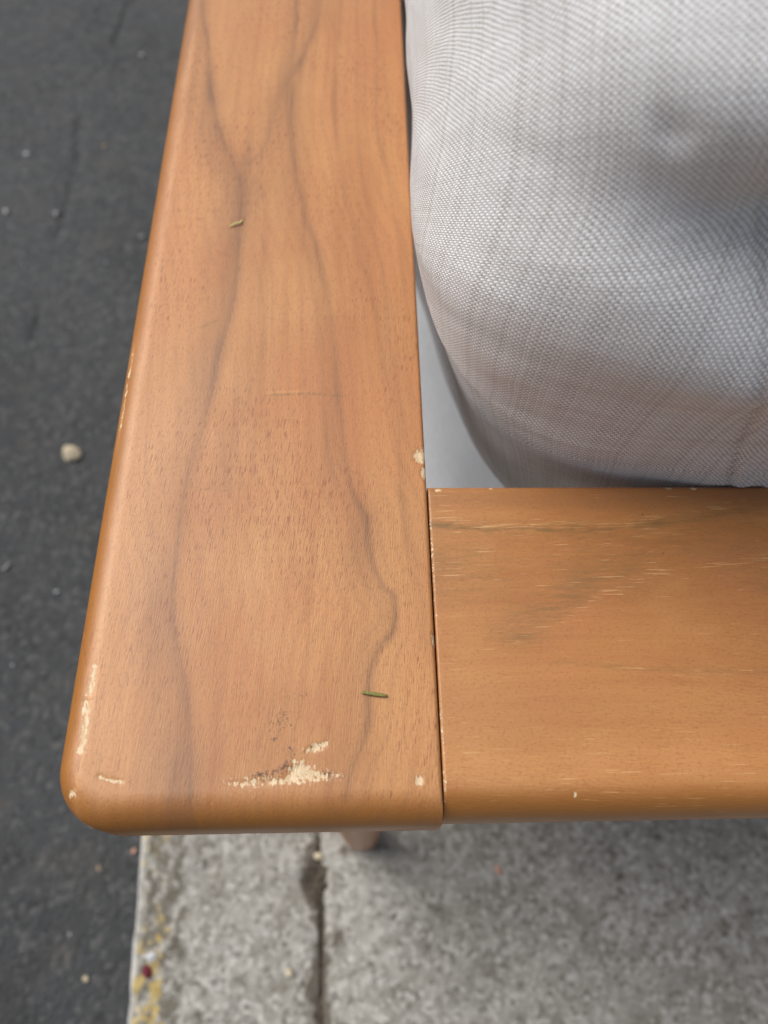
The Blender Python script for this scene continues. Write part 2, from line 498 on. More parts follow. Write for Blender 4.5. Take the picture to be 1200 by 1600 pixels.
def board(name, xs, ys, x0, x1, y0, y1, radii, corner, mat, parent, attr_fn, top=H, th=TH, round_corner=True):
    """a solid board: dense rounded top, sides and underside. radii = (left, right, front, rear)"""
    rl, rr, rf, rb = radii
    X, Y = np.meshgrid(xs, ys)
    raw = np.stack([X, Y], -1).reshape(-1, 2)
    x, y = raw[:, 0].copy(), raw[:, 1].copy()
    dl, dr, df, db = x - x0, x1 - x, y - y0, y1 - y
    z = np.zeros(len(x))
    s_l = dl.copy(); s_f = df.copy()
    if corner > 0:
        k = (dl < corner) & (df < corner)
        qx, qy = corner - dl[k], corner - df[k]
        m = np.maximum(qx, qy); n = np.hypot(qx, qy) + 1e-12
        px, py = qx / n * m, qy / n * m
        x[k] = x0 + corner - px; y[k] = y0 + corner - py
        rad = corner - m
        z -= np.where(k, 0, 0)
        drop = np.maximum(edge_drop(dl, rl), edge_drop(df, rf))
        drop[k] = edge_drop(rad, rl)
    else:
        drop = np.maximum(edge_drop(dl, rl), edge_drop(df, rf))
    drop = np.maximum(drop, np.maximum(edge_drop(dr, rr), edge_drop(db, rb)))
    A = attr_fn(x, y)
    z = top - drop - .00035 * np.clip((A['chip'] - .35) / .3, 0, 1)        # chips are really knocked out of the surface
    V = np.column_stack([x, y, z]); F = grid_faces(len(xs), len(ys))
    nu, nv = len(xs), len(ys)
    ring = list(range(nu)) + [r * nu + nu - 1 for r in range(1, nv)] + list(range((nv - 1) * nu + nu - 2, (nv - 1) * nu - 1, -1)) + [r * nu for r in range(nv - 2, 0, -1)]
    ring = np.array(ring); L = len(ring)
    P = V[ring]; cx, cy = (x0 + x1) / 2, (y0 + y1) / 2
    loops = []; base = len(V); allv = [V]; faces = [F]
    prev = ring
    b = .008
    sx = (x1 - x0) / 2; sy = (y1 - y0) / 2
    for inset, zz in ((0, top - th + b), (b * .3, top - th + b * .3), (b, top - th), ):
        Q = P.copy()
        Q[:, 0] = cx + (P[:, 0] - cx) * (1 - inset / sx); Q[:, 1] = cy + (P[:, 1] - cy) * (1 - inset / sy); Q[:, 2] = zz
        idx = base + np.arange(L); base += L
        allv.append(Q)
        faces.append(np.stack([prev, idx, np.roll(idx, -1), np.roll(prev, -1)], -1))
        prev = idx
    V2 = np.vstack(allv); F2 = np.vstack(faces)
    # underside: fan to the middle
    V2 = np.vstack([V2, [[cx, cy, top - th]]]); c = len(V2) - 1
    fan = np.stack([prev, np.full(L, c), np.full(L, c), np.roll(prev, -1)], -1)
    tri = np.stack([prev, np.full(L, c), np.roll(prev, -1)], -1)
    fl = [tuple(f) for f in tri.tolist()]
    extra = len(V2) - len(V)
    at = {k: np.concatenate([v, np.zeros(extra)]) for k, v in A.items()}
    me_o = mesh_np(name, V2, F2, mat, parent, attrs=at)
    # the underside triangles as a second small pass through bmesh
    import bmesh
    bm = bmesh.new(); bm.from_mesh(me_o.data); bm.verts.ensure_lookup_table()
    for f in fl:
        try: bm.faces.new([bm.verts[i] for i in f]).smooth = False
        except ValueError: pass
    bmesh.ops.recalc_face_normals(bm, faces=bm.faces[:])
    bm.to_mesh(me_o.data); bm.free()
    return me_o


mm = lambda pts: [(a / 1000, b / 1000) for a, b in pts]
V1 = mm([(-114, 470), (-109.3, 425.3), (-103.8, 390.2), (-96.6, 342.2), (-89.4, 310.7), (-81.2, 290.3), (-77.7, 272.9), (-77.0, 240.2), (-76.4, 217.5), (-78.9, 189.3), (-82.0, 163.2), (-86.1, 139.1), (-88.8, 116.7), (-89.1, 93.4), (-88.5, 74.0), (-85.3, 55.9), (-81.1, 38.9), (-78.1, 22.9), (-75.7, 8)])
V1B = mm([(-80.3, 289.4), (-73.0, 294), (-66.5, 315.9), (-63.0, 343.0), (-54.1, 369.5), (-44.7, 403.6), (-42.3, 427.7), (-41, 480)])
V2 = mm([(-55, 480), (-55.8, 427.2), (-57.0, 358.7), (-53.4, 295.3), (-47.8, 256.6), (-40.2, 232.9), (-37.1, 207.0), (-34.9, 176.2), (-32.6, 151.0), (-30.1, 127.6), (-24.2, 111.1), (-20.7, 103.2), (-19.8, 90.4), (-15.5, 77.0), (-12.3, 73.4), (-13.7, 61.9), (-19.3, 53.0), (-22.0, 40.2), (-22.7, 30.0), (-25.8, 20.2), (-28.8, 8)])
V3 = mm([(-39, 480), (-38.0, 427.8), (-36.5, 343.7), (-33.6, 295.7), (-26.1, 240.9), (-16.9, 196.6), (-12.0, 157.2), (-9.7, 122.0), (-7.3, 90.4), (-5.2, 57.3)])
V4 = mm([(-16, 480), (-14.8, 428.7), (-13.8, 344.3), (-12.2, 296.1), (-5.2, 225.7), (-1.6, 176.4)])
V5 = mm([(-68.3, 273.0), (-65.0, 225.0), (-64.5, 189.4), (-66.9, 163.3), (-71.1, 139.1), (-74.7, 116.7)])
V6 = mm([(-26, 480), (-25.5, 400), (-24.5, 330), (-21, 270), (-13, 215), (-7, 170), (-4.6, 130)])


def in_poly(x, y, poly):
    r = np.zeros(len(x), bool); n = len(poly)
    for i in range(n):
        (xa, ya), (xb, yb) = poly[i], poly[(i + 1) % n]
        k = ((ya > y) != (yb > y)) & (x < (xb - xa) * (y - ya) / (yb - ya + 1e-15) + xa)
        r ^= k
    return r


def poly_field(x, y, poly, w):
    """1 inside, falling to 0 over w outside; .5 on the outline"""
    xy = np.stack([x, y], -1)
    d, _, _ = poly_dist(xy, list(poly) + [poly[0]], 1)
    s = np.where(in_poly(x, y, poly), d, -d)
    return np.clip(.5 + s / (2 * w), 0, 1)


def arm_attrs(x, y):
    xy = np.stack([x, y], -1)
    jit = np.stack([fbm(x * 70, y * 22, 2, 3) * .0016, x * 0], -1)
    q = xy + jit
    vein = np.zeros(len(x))

    def add(pts, w, a, side=0, wide=.006, wa=.25, fade=None):
        nonlocal vein
        d, s, t = poly_dist(q, pts)
        am = a * (.78 + .38 * vnoise(y * 40 + 3, x * 0 + w * 900, 6))
        wv = w * (1 + .45 * vnoise(y * 26, x * 0 + 2.5, 9))
        if fade: am = am * np.clip((t - fade[0]) / .05, 0, 1) * np.clip((fade[1] - t) / .08, 0, 1)
        v = am * np.exp(-(d / wv) ** 2)
        band = wa * np.exp(-(d / wide) ** 2.4) * (np.where(s == side, 1, .28) if side else 1)
        if fade: band = band * np.clip((t - fade[0]) / .05, 0, 1) * np.clip((fade[1] - t) / .08, 0, 1)
        vein = np.maximum(vein, v * .9) + band * (1 - vein) * .9
    add(V1, .0027, .48, -1, .0140, .50)
    add(V1B, .0030, .36, 1, .009, .36)
    add(V2, .0016, .42, -1, .0095, .34)
    add(V3, .0012, .24, 1, .006, .16)
    add(V4, .0009, .24, 1, .005, .12)
    add(V5, .0022, .20, 0, .009, .14)
    add(V6, .0011, .20, 1, .005, .10)
    # faint growth rings that run with the veins
    d1, s1, _ = poly_dist(q, V1); d2, s2, _ = poly_dist(q, V2)
    ring = np.where(s2 < 0, d2 * 1.0, -d2) + .0012 * fbm(x * 40, y * 12, 77, 3)
    rg = .5 + .5 * np.sin(ring * 1150 + 2.5 * vnoise(x * 50, y * 7, 81))
    rg2 = .5 + .5 * np.sin(ring * 3300 + 5 * vnoise(x * 70, y * 9, 82))
    vein += (.13 * rg ** 2 + .07 * rg2) * np.clip((d1 - .004) / .006, 0, 1)
    vein *= .86 + .30 * vnoise(x * 220, y * 30, 83)
    # where the two veins of the V meet
    vein += .30 * np.exp(-(((x + .0745) / .008) ** 2 + ((y - .276) / .020) ** 2))
    vein += .16 * np.exp(-(((x + .057) / .006) ** 2 + ((y - .33) / .05) ** 2))
    vein += .16 * np.exp(-(((x + .022) / .010) ** 2 + ((y - .095) / .020) ** 2))
    vein += .14 * np.exp(-(((x + .080) / .012) ** 2 + ((y - .018) / .008) ** 2))
    vein += .15 * np.exp(-(((x + .046) / .014) ** 2 + ((y - .036) / .008) ** 2)) + .12 * np.exp(-(((x + .052) / .008) ** 2 + ((y - .022) / .006) ** 2))
    vein += .10 * np.clip((.034 - y) / .025, 0, 1)
    vein = np.clip(vein, 0, .85)
    tone = .55 * np.exp(-((x + .104) / .016) ** 2) * np.clip(.7 + .5 * vnoise(x * 60, y * 18, 40), 0, 1)
    tone += .42 * np.exp(-((x + .011) / .009) ** 2) * np.clip(1 - (y - .03) / .25, .15, 1)
    # chips
    chip = np.zeros(len(x)); P = lambda pts, w: poly_field(x, y, mm(pts), w / 1000)
    main = P([(-66.9, 12.8), (-57.2, 14.0), (-49.4, 14.1), (-46.6, 18.6), (-45.7, 19.7), (-41.7, 18.5), (-37.7, 15.8), (-31.7, 14.7), (-30.2, 13.8), (-39.6, 12.4), (-51.3, 11.5), (-61.0, 11.2)], 2.6) * .78
    chip = np.maximum(chip, main)
    chip = np.maximum(chip, P([(-42.8, 21.6), (-39.8, 23.7), (-35.8, 24.4), (-35.6, 22.8), (-39.8, 21.2)], 1.6) * .95)
    for pts, w, a in (([(-111.4, 49.7), (-111.3, 45.5), (-112.1, 40.3)], .9, .80),
                      ([(-112.3, 38.2), (-112.4, 36.2), (-111.6, 31.2), (-111.6, 23.0)], 1.15, .84),
                      ([(-104.9, 15.3), (-102.9, 14.3), (-100.9, 13.9), (-97.9, 13.3)], .75, .66)):
        d, _, tt = poly_dist(xy, mm(pts))
        chip = np.maximum(chip, a * np.exp(-(d * 1000 / w) ** 2 * .7))
    for cx, cy, rx, ry, a in ((-1.9, 129.6, 2.2, 2.9, .95), (-.9, 122.0, 1.1, 2.6, .8), (-7.1, 12.3, 1.3, 1.6, .86),
                              (-.4, 57.0, .8, 2.4, .8), (-112.6, 10.0, 1.3, 1.8, .62), (-30.0, 9.0, .5, 1.0, .55),
                              (-70.5, 7.0, .7, .8, .62), (-46, 9.5, .5, .6, .6)):
        chip = np.maximum(chip, a * np.exp(-.7 * (((x * 1000 - cx) / rx) ** 2 + ((y * 1000 - cy) / ry) ** 2)))
    # dirt
    dirt = .54 * np.exp(-(((x + .050) / .011) ** 2 + ((y - .031) / .014) ** 2))
    dirt = np.maximum(dirt, .50 * np.exp(-(((x + .043) / .016) ** 2 + ((y - .039) / .005) ** 2)))
    d, _, _ = poly_dist(xy, mm([(-58, 14.6), (-50, 16.2), (-46.5, 20.5), (-47.5, 24)]))
    dirt = np.maximum(dirt, .62 * np.exp(-(d / .0022) ** 2))
    d, _, _ = poly_dist(xy, mm([(-36, 14.6), (-30, 13.9)]))
    dirt = np.maximum(dirt, .60 * np.exp(-(d / .0016) ** 2))
    dirt = np.maximum(dirt, .72 * np.exp(-(((x + .0524) / .0012) ** 2 + ((y - .0255) / .0014) ** 2)))
    dirt = np.maximum(dirt, .25 * np.exp(-(((x + .072) / .020) ** 2 + ((y - .0085) / .003) ** 2)))
    # scratches across the grain
    grey = np.zeros(len(x))
    for pts, w, a in (([(-61.6, 157.7), (-52.8, 158.3), (-45.3, 158.7), (-38, 158.0), (-30.2, 157.5)], .45, .85),
                      ([(-89.5, 192.3), (-84.0, 195.6)], .7, .55), ([(-86, 116), (-72, 115)], .25, .5)):
        d, _, _ = poly_dist(xy, mm(pts))
        grey = np.maximum(grey, a * np.exp(-(d * 1000 / w) ** 2))
    tone = tone + .5 * np.exp(-((poly_dist(xy, mm([(-60, 159.2), (-52.8, 159.6), (-45.3, 159.8)]))[0]) / .0007) ** 2)
    sl = np.minimum(x + AW, y) + .0012 * fbm(x * 60, y * 60, 95, 3)
    kc = (x + AW < .0195) & (y < .0195)
    sl = np.where(kc, .0195 - np.hypot(.0195 - (x + AW), .0195 - y), sl)
    eshade = np.clip((.0095 - sl) / .006, 0, 1)  # shade of the rounded left and front edges, put into the colour
    worn = np.exp(-((x + AW - .0030) / .0011) ** 2) * np.clip((y - .125) / .02, 0, 1) * np.clip((.205 - y) / .03, 0, 1) * np.clip(.75 + .6 * vnoise(y * 160, x * 0, 98), 0, 1)  # sky glint on the left edge, painted as a pale streak
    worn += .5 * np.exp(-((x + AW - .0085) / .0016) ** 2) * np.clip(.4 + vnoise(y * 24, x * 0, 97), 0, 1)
    chip = np.maximum(chip, .60 * np.exp(-((x + AW - .0030) / .0008) ** 2) * np.clip((y - .135) / .01, 0, 1) * np.clip((.192 - y) / .02, 0, 1))  # core of that sky glint, painted through the chip mask
    tone = tone + worn * 1.2; eshade = np.clip(eshade - worn, 0, 1)
    return dict(edge_shade=eshade, vein=vein, tone=np.clip(tone * (1 - eshade), 0, 1), chip=chip, dirt=dirt, grey=grey, pale=np.zeros(len(x)))


def rail_attrs(x, y):
    q = np.stack([x, y + fbm(x * 30, y * 60, 19, 3) * .0012], -1)
    z0 = np.zeros(len(x)); grey = z0.copy(); pale = z0.copy(); chip = z0.copy(); dirt = z0.copy(); vein = z0.copy()
    R1 = mm([(0.6, 101.5), (30.3, 99.3), (67.8, 99.1), (92.1, 102.2), (114.6, 106.6), (127.1, 107.9), (190, 110)])
    R2 = mm([(28, 57.0), (34.0, 59.1), (44.4, 63.6), (56.8, 72.8), (70.2, 78.7), (88.2, 82.8), (102.5, 84.7), (121.6, 86.5), (180, 88)])
    R3 = mm([(40, 50), (59.5, 47.8), (80.8, 45.8), (110.8, 44.6), (180, 43)])
    d, s, t = poly_dist(q, R1)
    grey = np.maximum(grey, .75 * np.exp(-(d / .0016) ** 2) * np.where(s < 0, 1, .7) * np.clip(1.15 - t, 0, 1) + .22 * np.exp(-(d / .005) ** 2))
    pale = np.maximum(pale, .62 * np.exp(-((d - .0018) / .0016) ** 2) * (s > 0))
    d, s, t = poly_dist(q, R2)
    pale = np.maximum(pale, .60 * np.exp(-(d / .0015) ** 2) * np.clip(.7 + vnoise(x * 90, y * 300, 101), 0, 1))
    grey = np.maximum(grey, .62 * np.exp(-(((d - .006) / .007)) ** 2) * (s > 0) * np.exp(-((x - .052) / .034) ** 2))
    grey = np.maximum(grey, .68 * np.exp(-(((x - .030) / .010) ** 2 + ((y - .060) / .0050) ** 2)))
    grey = np.maximum(grey, .38 * np.exp(-(((x - .060) / .022) ** 2 + ((y - .083) / .012) ** 2)))
    vein = np.maximum(vein, .22 * np.exp(-(((x - .062) / .030) ** 2 + ((y - .078) / .014) ** 2)))
    d, s, t = poly_dist(q, R3)
    pale = np.maximum(pale, .50 * np.exp(-(d / .0011) ** 2)); grey = np.maximum(grey, .35 * np.exp(-((d + .0005) / .0016) ** 2))
    grey = np.maximum(grey, .42 * np.exp(-((y - .088) / .016) ** 2) * np.clip(.55 + .8 * fbm(x * 14, y * 50, 103, 3), 0, 1))
    vein = np.maximum(vein, .10 + .10 * fbm(x * 5, y * 60, 33, 3))
    vein = np.maximum(vein, .42 * np.exp(-((y - .1115) / .006) ** 2))
    for cx, cy, rx, ry, a in ((91.3, 116.2, 1.4, 1.0, .82), (100.9, 115.7, 1.4, .9, .8), (3.9, 115.2, 1.5, 1.0, .72),
                              (41.1, 7.7, .6, 1.2, .62), (24, 116, .7, .6, .62), (13, 115.8, .8, .5, .62)):
        chip = np.maximum(chip, a * np.exp(-.7 * (((x * 1000 - cx) / rx) ** 2 + ((y * 1000 - cy) / ry) ** 2)))
    chip = np.maximum(chip, .42 * np.exp(-((x - .0008) / .0006) ** 2) * np.clip(.9 + .5 * vnoise(y * 90, x * 0, 3), 0, 1.1))
    for cx, cy in ((12.0, 112.4), (79, 104.5), (84, 89)):
        dirt = np.maximum(dirt, .9 * np.exp(-(((x * 1000 - cx) / .8) ** 2 + ((y * 1000 - cy) / .6) ** 2)))
    tone = .25 * np.exp(-((x - .010) / .016) ** 2) + .25 * np.exp(-((y - .030) / .02) ** 2)
    eshade = np.clip((.0108 - y + .001 * fbm(x * 50, y * 50, 96, 3)) / .005, 0, 1)  # shade of the rail's rounded front edge, put into the colour
    return dict(edge_shade=eshade, vein=np.clip(vein, 0, .8), tone=tone * (1 - eshade), chip=chip, dirt=dirt, grey=grey, pale=pale)


chair = bpy.data.objects.new('armchair', None); COL.objects.link(chair)
tag(chair, 'brown wooden chair frame with flat armrest and back rail, chipped at the corner', 'armchair')
chair.empty_display_size = .1

ER = .0100
xs = bevel_axis(-AW, 0, ER, .0014, .0006)
yb = np.concatenate([np.arange(ER + .0006, .24, .0006), np.arange(.24, .56, .001), np.arange(.56, ALEN - ER - .004, .006)])
ys = bevel_axis(0, ALEN, ER, ER, .001, yb)
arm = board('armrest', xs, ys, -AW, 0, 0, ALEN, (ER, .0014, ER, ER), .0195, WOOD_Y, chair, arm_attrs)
arm['label'] = 'flat brown armrest board with dark veins, rounded corner and chips down to raw wood'

RG = .0005
RX1 = INNER - RG
xb = np.concatenate([np.arange(.003, .22, .0006), np.arange(.22, RX1 - .01, .006)])
xs = bevel_axis(RG, RX1, .0008, .0008, .001, xb)
ys = bevel_axis(.0016, RW, .0105, .0035, .0006)
rail = board('back_rail', xs, ys, RG, RX1, .0016, RW, (.0008, .0008, .0105, .0035), 0, WOOD_X, chair, rail_attrs, top=H - .0003, th=.028)
rail['label'] = 'wide back rail with pale flecks in its grain, butted against the armrest'

# the other armrest, coarse
xs = bevel_axis(INNER, INNER + AW, .0022, ER, .006); ys = bevel_axis(0, ALEN, ER, ER, .02)
za = lambda x, y: {k: np.zeros(len(x)) for k in ('vein', 'tone', 'chip', 'dirt', 'grey', 'pale', 'edge_shade')}
board('armrest', xs, ys, INNER, INNER + AW, 0, ALEN, (.0022, ER, ER, ER), 0, WOOD_Y, chair, za)


def leg(x0, y0, x1, y1):
    """round tapered leg from the foot (x0,y0,0) to the board above (x1,y1)"""
    prof = [(0.0, .0005), (.011, .0005), (.0165, .0025), (.0195, .007), (.021, .014), (.0225, .06), (.026, .20), (.029, .36), (.030, .46), (.030, H - TH + .001)]
    n = 28; V = []; F = []
    for r, z in prof:
        k = z / H; r = r * .86
        for i in range(n):
            a = 2 * PI * i / n
            V.append((x0 + (x1 - x0) * k + r * math.cos(a), y0 + (y1 - y0) * k + r * math.sin(a), z))
    F = grid_faces(n, len(prof), True)
    return mesh_np('leg', V, F, WOOD_P, chair)


leg(-.022, .0455, -.034, .060)
leg(INNER + .022, .0455, INNER + .034, .060)
leg(-.030, ALEN - .045, -.040, ALEN - .06)
leg(INNER + .030, ALEN - .045, INNER + .040, ALEN - .06)


def box_part(name, x0, x1, y0, y1, z0, z1, mat, parent, b=.004):
    V = []; 
    for z, i in ((z0, b), (z0 + b, 0), (z1 - b, 0), (z1, b)):
        V += [(x0 + i, y0 + i, z), (x1 - i, y0 + i, z), (x1 - i, y1 - i, z), (x0 + i, y1 - i, z)]
    F = [(3, 2, 1, 0), (12, 13, 14, 15)]
    for k in range(3):
        for i in range(4):
            j = (i + 1) % 4
            F.append((k * 4 + i, k * 4 + j, k * 4 + 4 + j, k * 4 + 4 + i))
    return mesh_np(name, V, F, mat, parent, smooth=False)


SZ = .24
box_part('seat_rail', -.055, -.022, .10, ALEN - .10, SZ - .06, SZ, WOOD_P, chair)
box_part('seat_rail', INNER + .022, INNER + .055, .10, ALEN - .10, SZ - .06, SZ, WOOD_P, chair)
box_part('seat_rail', -.021, INNER + .021, ALEN - .13, ALEN - .10, SZ - .06, SZ, WOOD_P, chair)
box_part('seat_rail', -.021, INNER + .021, .10, .13, SZ - .06, SZ, WOOD_P, chair)
for i in range(6):
    y = .16 + i * .09
    box_part('seat_slat', -.021, INNER + .021, y, y + .05, SZ - .02, SZ - .002, WOOD_P, chair)


# ------------------------------------------------------------------ cushions
def weave_material():
    t = NT('woven_fabric')
    uvn = t.n.new('ShaderNodeUVMap'); uvn.uv_map = 'weave'
    uv = uvn.outputs[0]
    wob = t.n.new('ShaderNodeTexNoise'); t.l.new(uv, wob.inputs['Vector']); wob.inputs['Scale'].default_value = 90; wob.inputs['Detail'].default_value = 2
    sub = t.n.new('ShaderNodeVectorMath'); sub.operation = 'SUBTRACT'; t.l.new(wob.outputs['Color'], sub.inputs[0]); sub.inputs[1].default_value = (.5, .5, .5)
    sc = t.n.new('ShaderNodeVectorMath'); sc.operation = 'SCALE'; t.l.new(sub.outputs[0], sc.inputs[0]); sc.inputs['Scale'].default_value = .0016
    ad = t.n.new('ShaderNodeVectorMath'); ad.operation = 'ADD'; t.l.new(uv, ad.inputs[0]); t.l.new(sc.outputs[0], ad.inputs[1])
    s = t.sep(ad.outputs[0])
    PU, PV = .00098, .00108
    U = t.math('DIVIDE', s[0], PU); V = t.math('DIVIDE', s[1], PV)
    fu = t.math('FLOOR', U); fv = t.math('FLOOR', V)
    par = t.math('MODULO', t.math('ADD', t.math('ADD', fu, fv), 4000.0), 2.0)
    par = t.math('GREATER_THAN', par, .5)                               # 1: weft on top
    du = t.math('SUBTRACT', t.math('SUBTRACT', U, fu), .5); dv = t.math('SUBTRACT', t.math('SUBTRACT', V, fv), .5)
    # per-thread random values
    wnu = t.n.new('ShaderNodeTexWhiteNoise'); wnu.noise_dimensions = '1D'; t.l.new(fu, wnu.inputs['W'])
    wnv = t.n.new('ShaderNodeTexWhiteNoise'); wnv.noise_dimensions = '1D'; t.l.new(fv, wnv.inputs['W'])
    ru, rv = wnu.outputs[0], wnv.outputs[0]
    # weft float: long along u, round across v
    def pill(a, b, wa, wb):
        qa = t.math('DIVIDE', a, wa); qb = t.math('DIVIDE', b, wb)
        r2 = t.math('ADD', t.math('POWER', t.math('ABSOLUTE', qa), 2.4), t.math('POWER', t.math('ABSOLUTE', qb), 2.4))
        return t.math('MAXIMUM', t.math('SUBTRACT', 1.0, r2), 0.0)
    weft = pill(du, dv, .86, t.math('ADD', .44, t.math('MULTIPLY', rv, .16)))
    warp = pill(dv, du, .70, t.math('ADD', .34, t.math('MULTIPLY', ru, .16)))
    under_w = t.math('MULTIPLY', t.math('SUBTRACT', 1.0, t.math('POWER', t.math('ABSOLUTE', t.math('MULTIPLY', dv, 2.1)), 2.0), clamp=True), .30)
    hw = t.math('SQRT', weft); hp = t.math('MULTIPLY', t.math('SQRT', warp), t.math('ADD', .62, t.math('MULTIPLY', ru, .35)))
    n = t.n.new('ShaderNodeMix'); n.data_type = 'FLOAT'; t.l.new(par, n.inputs[0]); t.l.new(hp, n.inputs[2]); t.l.new(hw, n.inputs[3])
    top = n.outputs[0]
    h = t.math('MAXIMUM', top, under_w)
    fuzz = t.noise(t.map(uv, (2600, 2600, 1)), 1, 3, .7)
    slub = t.noise(t.map(uv, (30, 260, 1)), 1, 3, .6)
    h2 = t.math('ADD', h, t.math('MULTIPLY', fuzz, .25))
    wc = t.mix(t.ramp(slub, .3, .7), (.75, .76, .775), (.66, .665, .67))
    pc = t.mix(ru, (.56, .535, .515), (.38, .35, .325))
    c = t.mix(par, pc, wc)
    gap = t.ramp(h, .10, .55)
    c = t.mix(gap, (.34, .31, .29), c)  # shade between the threads painted in as a darker colour
    c = t.mix(t.math('MULTIPLY', t.ramp(fuzz, .45, .75), .3), c, (.72, .72, .715))
    colv = t.n.new('ShaderNodeTexNoise'); colv.noise_dimensions = '1D'; t.l.new(t.math('MULTIPLY', fu, .83), colv.inputs['W']); colv.inputs['Scale'].default_value = 1; colv.inputs['Detail'].default_value = 2
    c = t.mix(t.math('MULTIPLY', t.ramp(colv.outputs[0], .58, .66), .22), c, (.40, .365, .335))
    stain = t.ramp(t.noise(t.map(uv, (9, 9, 1)), 1, 3, .6), .5, .75)
    c = t.mix(t.math('MULTIPLY', stain, .18), c, (.47, .41, .36))
    seam = t.attr('seam')
    c = t.mix(t.math('MULTIPLY', seam, .55), c, (.30, .26, .23))
    t.b.inputs['Sheen Weight'].default_value = .0
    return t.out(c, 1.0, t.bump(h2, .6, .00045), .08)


WEAVE = weave_material()


def lining_material():
    t = NT('seat_fabric')
    co = t.coord('Object')
    n = t.noise(t.map(co, (1500, 160, 1)), 1, 3, .6); n2 = t.noise(co, 14, 3, .5)
    c = t.mix(t.ramp(n, .3, .7), (.66, .67, .68), (.57, .58, .595))
    c = t.mix(t.math('MULTIPLY', t.ramp(n2, .4, .7), .3), c, (.52, .53, .55))
    return t.out(c, .9, t.bump(n, .3, .0004), .1)


LINING = lining_material()


def cushion(name, xc, yc, zc, a, b, hz, lean, e_sec, n_end, fn=None, nu=420, nv=560, seam_fn=None, drop=0.0, mat=None):
    """pillow swept along x: superellipse section (y,z) that closes towards both ends;
    UV measured along the cloth in metres: u along x over the end, v round the section"""
    sp = lambda v, e: np.sign(v) * np.abs(v) ** e
    fine = np.linspace(-PI, PI, 8000)
    sy, sz = b * sp(np.cos(fine), e_sec), hz * sp(np.sin(fine), e_sec)
    L = np.concatenate([[0], np.cumsum(np.hypot(np.diff(sy), np.diff(sz)))])
    st = np.linspace(0, L[-1], nv + 1); f = np.interp(st, L, fine)
    cy, cz = sp(np.cos(f), e_sec), sp(np.sin(f), e_sec)
    g = np.linspace(-PI / 2, PI / 2, 8000)
    e = 2.0 / n_end
    gx, gr = a * sp(np.sin(g), e), sp(np.cos(g), e)
    Lx = np.concatenate([[0], np.cumsum(np.hypot(np.diff(gx), np.diff(gr * (b + hz) / 2)))])
    sx = np.linspace(0, Lx[-1], nu); gg = np.interp(sx, Lx, g)
    px, r = a * sp(np.sin(gg), e), sp(np.cos(gg), e)
    X = xc + px[None, :] * np.ones_like(cy)[:, None]
    Z = zc - drop * (1 - r[None, :]) + hz * cz[:, None] * r[None, :]
    Y = yc + b * cy[:, None] * r[None, :] + lean * (Z - zc)
    P = np.stack([X, Y, Z], -1)
    N = np.cross(np.gradient(P, axis=1), np.gradient(P, axis=0)); N /= np.linalg.norm(N, axis=-1, keepdims=True) + 1e-12
    out = np.sign(((P - np.array([xc, yc, zc])) * N).sum(-1).mean()); N *= out
    if fn is not None:
        P = P + N * fn(P, N)[..., None]
    if name == 'back_cushion':                       # lower corner drawn in
        k = np.clip((.565 - P[..., 2]) / .16, 0, 1) * np.clip(1 - P[..., 0] / .15, 0, 1)
        P[..., 0] += .062 * k * np.clip(1.0 - (P[..., 1] - .117) / .32, 0, 1)
        P[..., 0] -= .0065 * np.exp(-((P[..., 2] - .605) / .035) ** 2) * np.clip(1 - P[..., 0] / .05, 0, 1)
    if name == 'back_cushion':                       # pressed against the rail it leans on
        low = np.clip((H + .004 - P[..., 2]) / .006, 0, 1)
        P[..., 1] = np.maximum(P[..., 1], (RW + .0006) * low + (1 - low) * -9)
    uv = np.stack([np.broadcast_to(sx[None, :], P.shape[:2]), np.broadcast_to(st[:, None], P.shape[:2])], -1)
    F = grid_faces(nu, nv + 1)
    if out < 0: F = F[:, ::-1]
    seam = seam_fn(P).ravel() if seam_fn else np.zeros(P.shape[0] * P.shape[1])
    return mesh_np(name, P.reshape(-1, 3), F, mat or WEAVE, None, attrs={'seam': seam}, uv=uv.reshape(-1, 2))


def gauss(P, c, r):
    d = (P - np.array(c)) / np.array(r)
    return np.exp(-(d ** 2).sum(-1))


def seam_line(P):
    d = P[..., 0] - (.118 - (P[..., 2] - .537) * .32)
    return d, (P[..., 1] < .24) & (P[..., 2] > .45) & (P[..., 2] < .69)


def back_seam(P):
    d, k = seam_line(P)
    return np.exp(-(d / .0009) ** 2) * k * (.75 + .25 * np.sin(P[..., 2] * 1600))


def back_fn(P, N):
    d = .0035 * fbm(P[..., 0] * 9 + P[..., 1] * 4, P[..., 2] * 9 + P[..., 1] * 6, 51, 3)
    d += .0006 * fbm(P[..., 0] * 30 + P[..., 2] * 12, P[..., 2] * 46 + P[..., 1] * 20, 53, 3)
    d += .006 * gauss(P, (.090, .150, .692), (.055, .08, .015))
    d += -.036 * gauss(P, (.108, .130, .664), (.050, .09, .017))
    d += .007 * gauss(P, (.105, .120, .622), (.050, .08, .016))
    d += .006 * gauss(P, (.160, .120, .540), (.075, .06, .026))
    d += -.0038 * gauss(P, (.047, .160, .683), (.0045, .03, .0036))
    sd_, k = seam_line(P)
    d += (-.0010 * np.exp(-(sd_ / .0015) ** 2) + .0006 * np.exp(-((sd_ - .004) / .003) ** 2)) * k
    return d


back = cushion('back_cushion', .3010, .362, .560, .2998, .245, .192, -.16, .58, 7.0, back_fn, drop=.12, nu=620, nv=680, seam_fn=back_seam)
tag(back, 'plump off white woven cushion leaning against the back rail', 'cushion')


def seat_fn(P, N):
    return .002 * fbm(P[..., 0] * 12, P[..., 1] * 12, 57, 3)


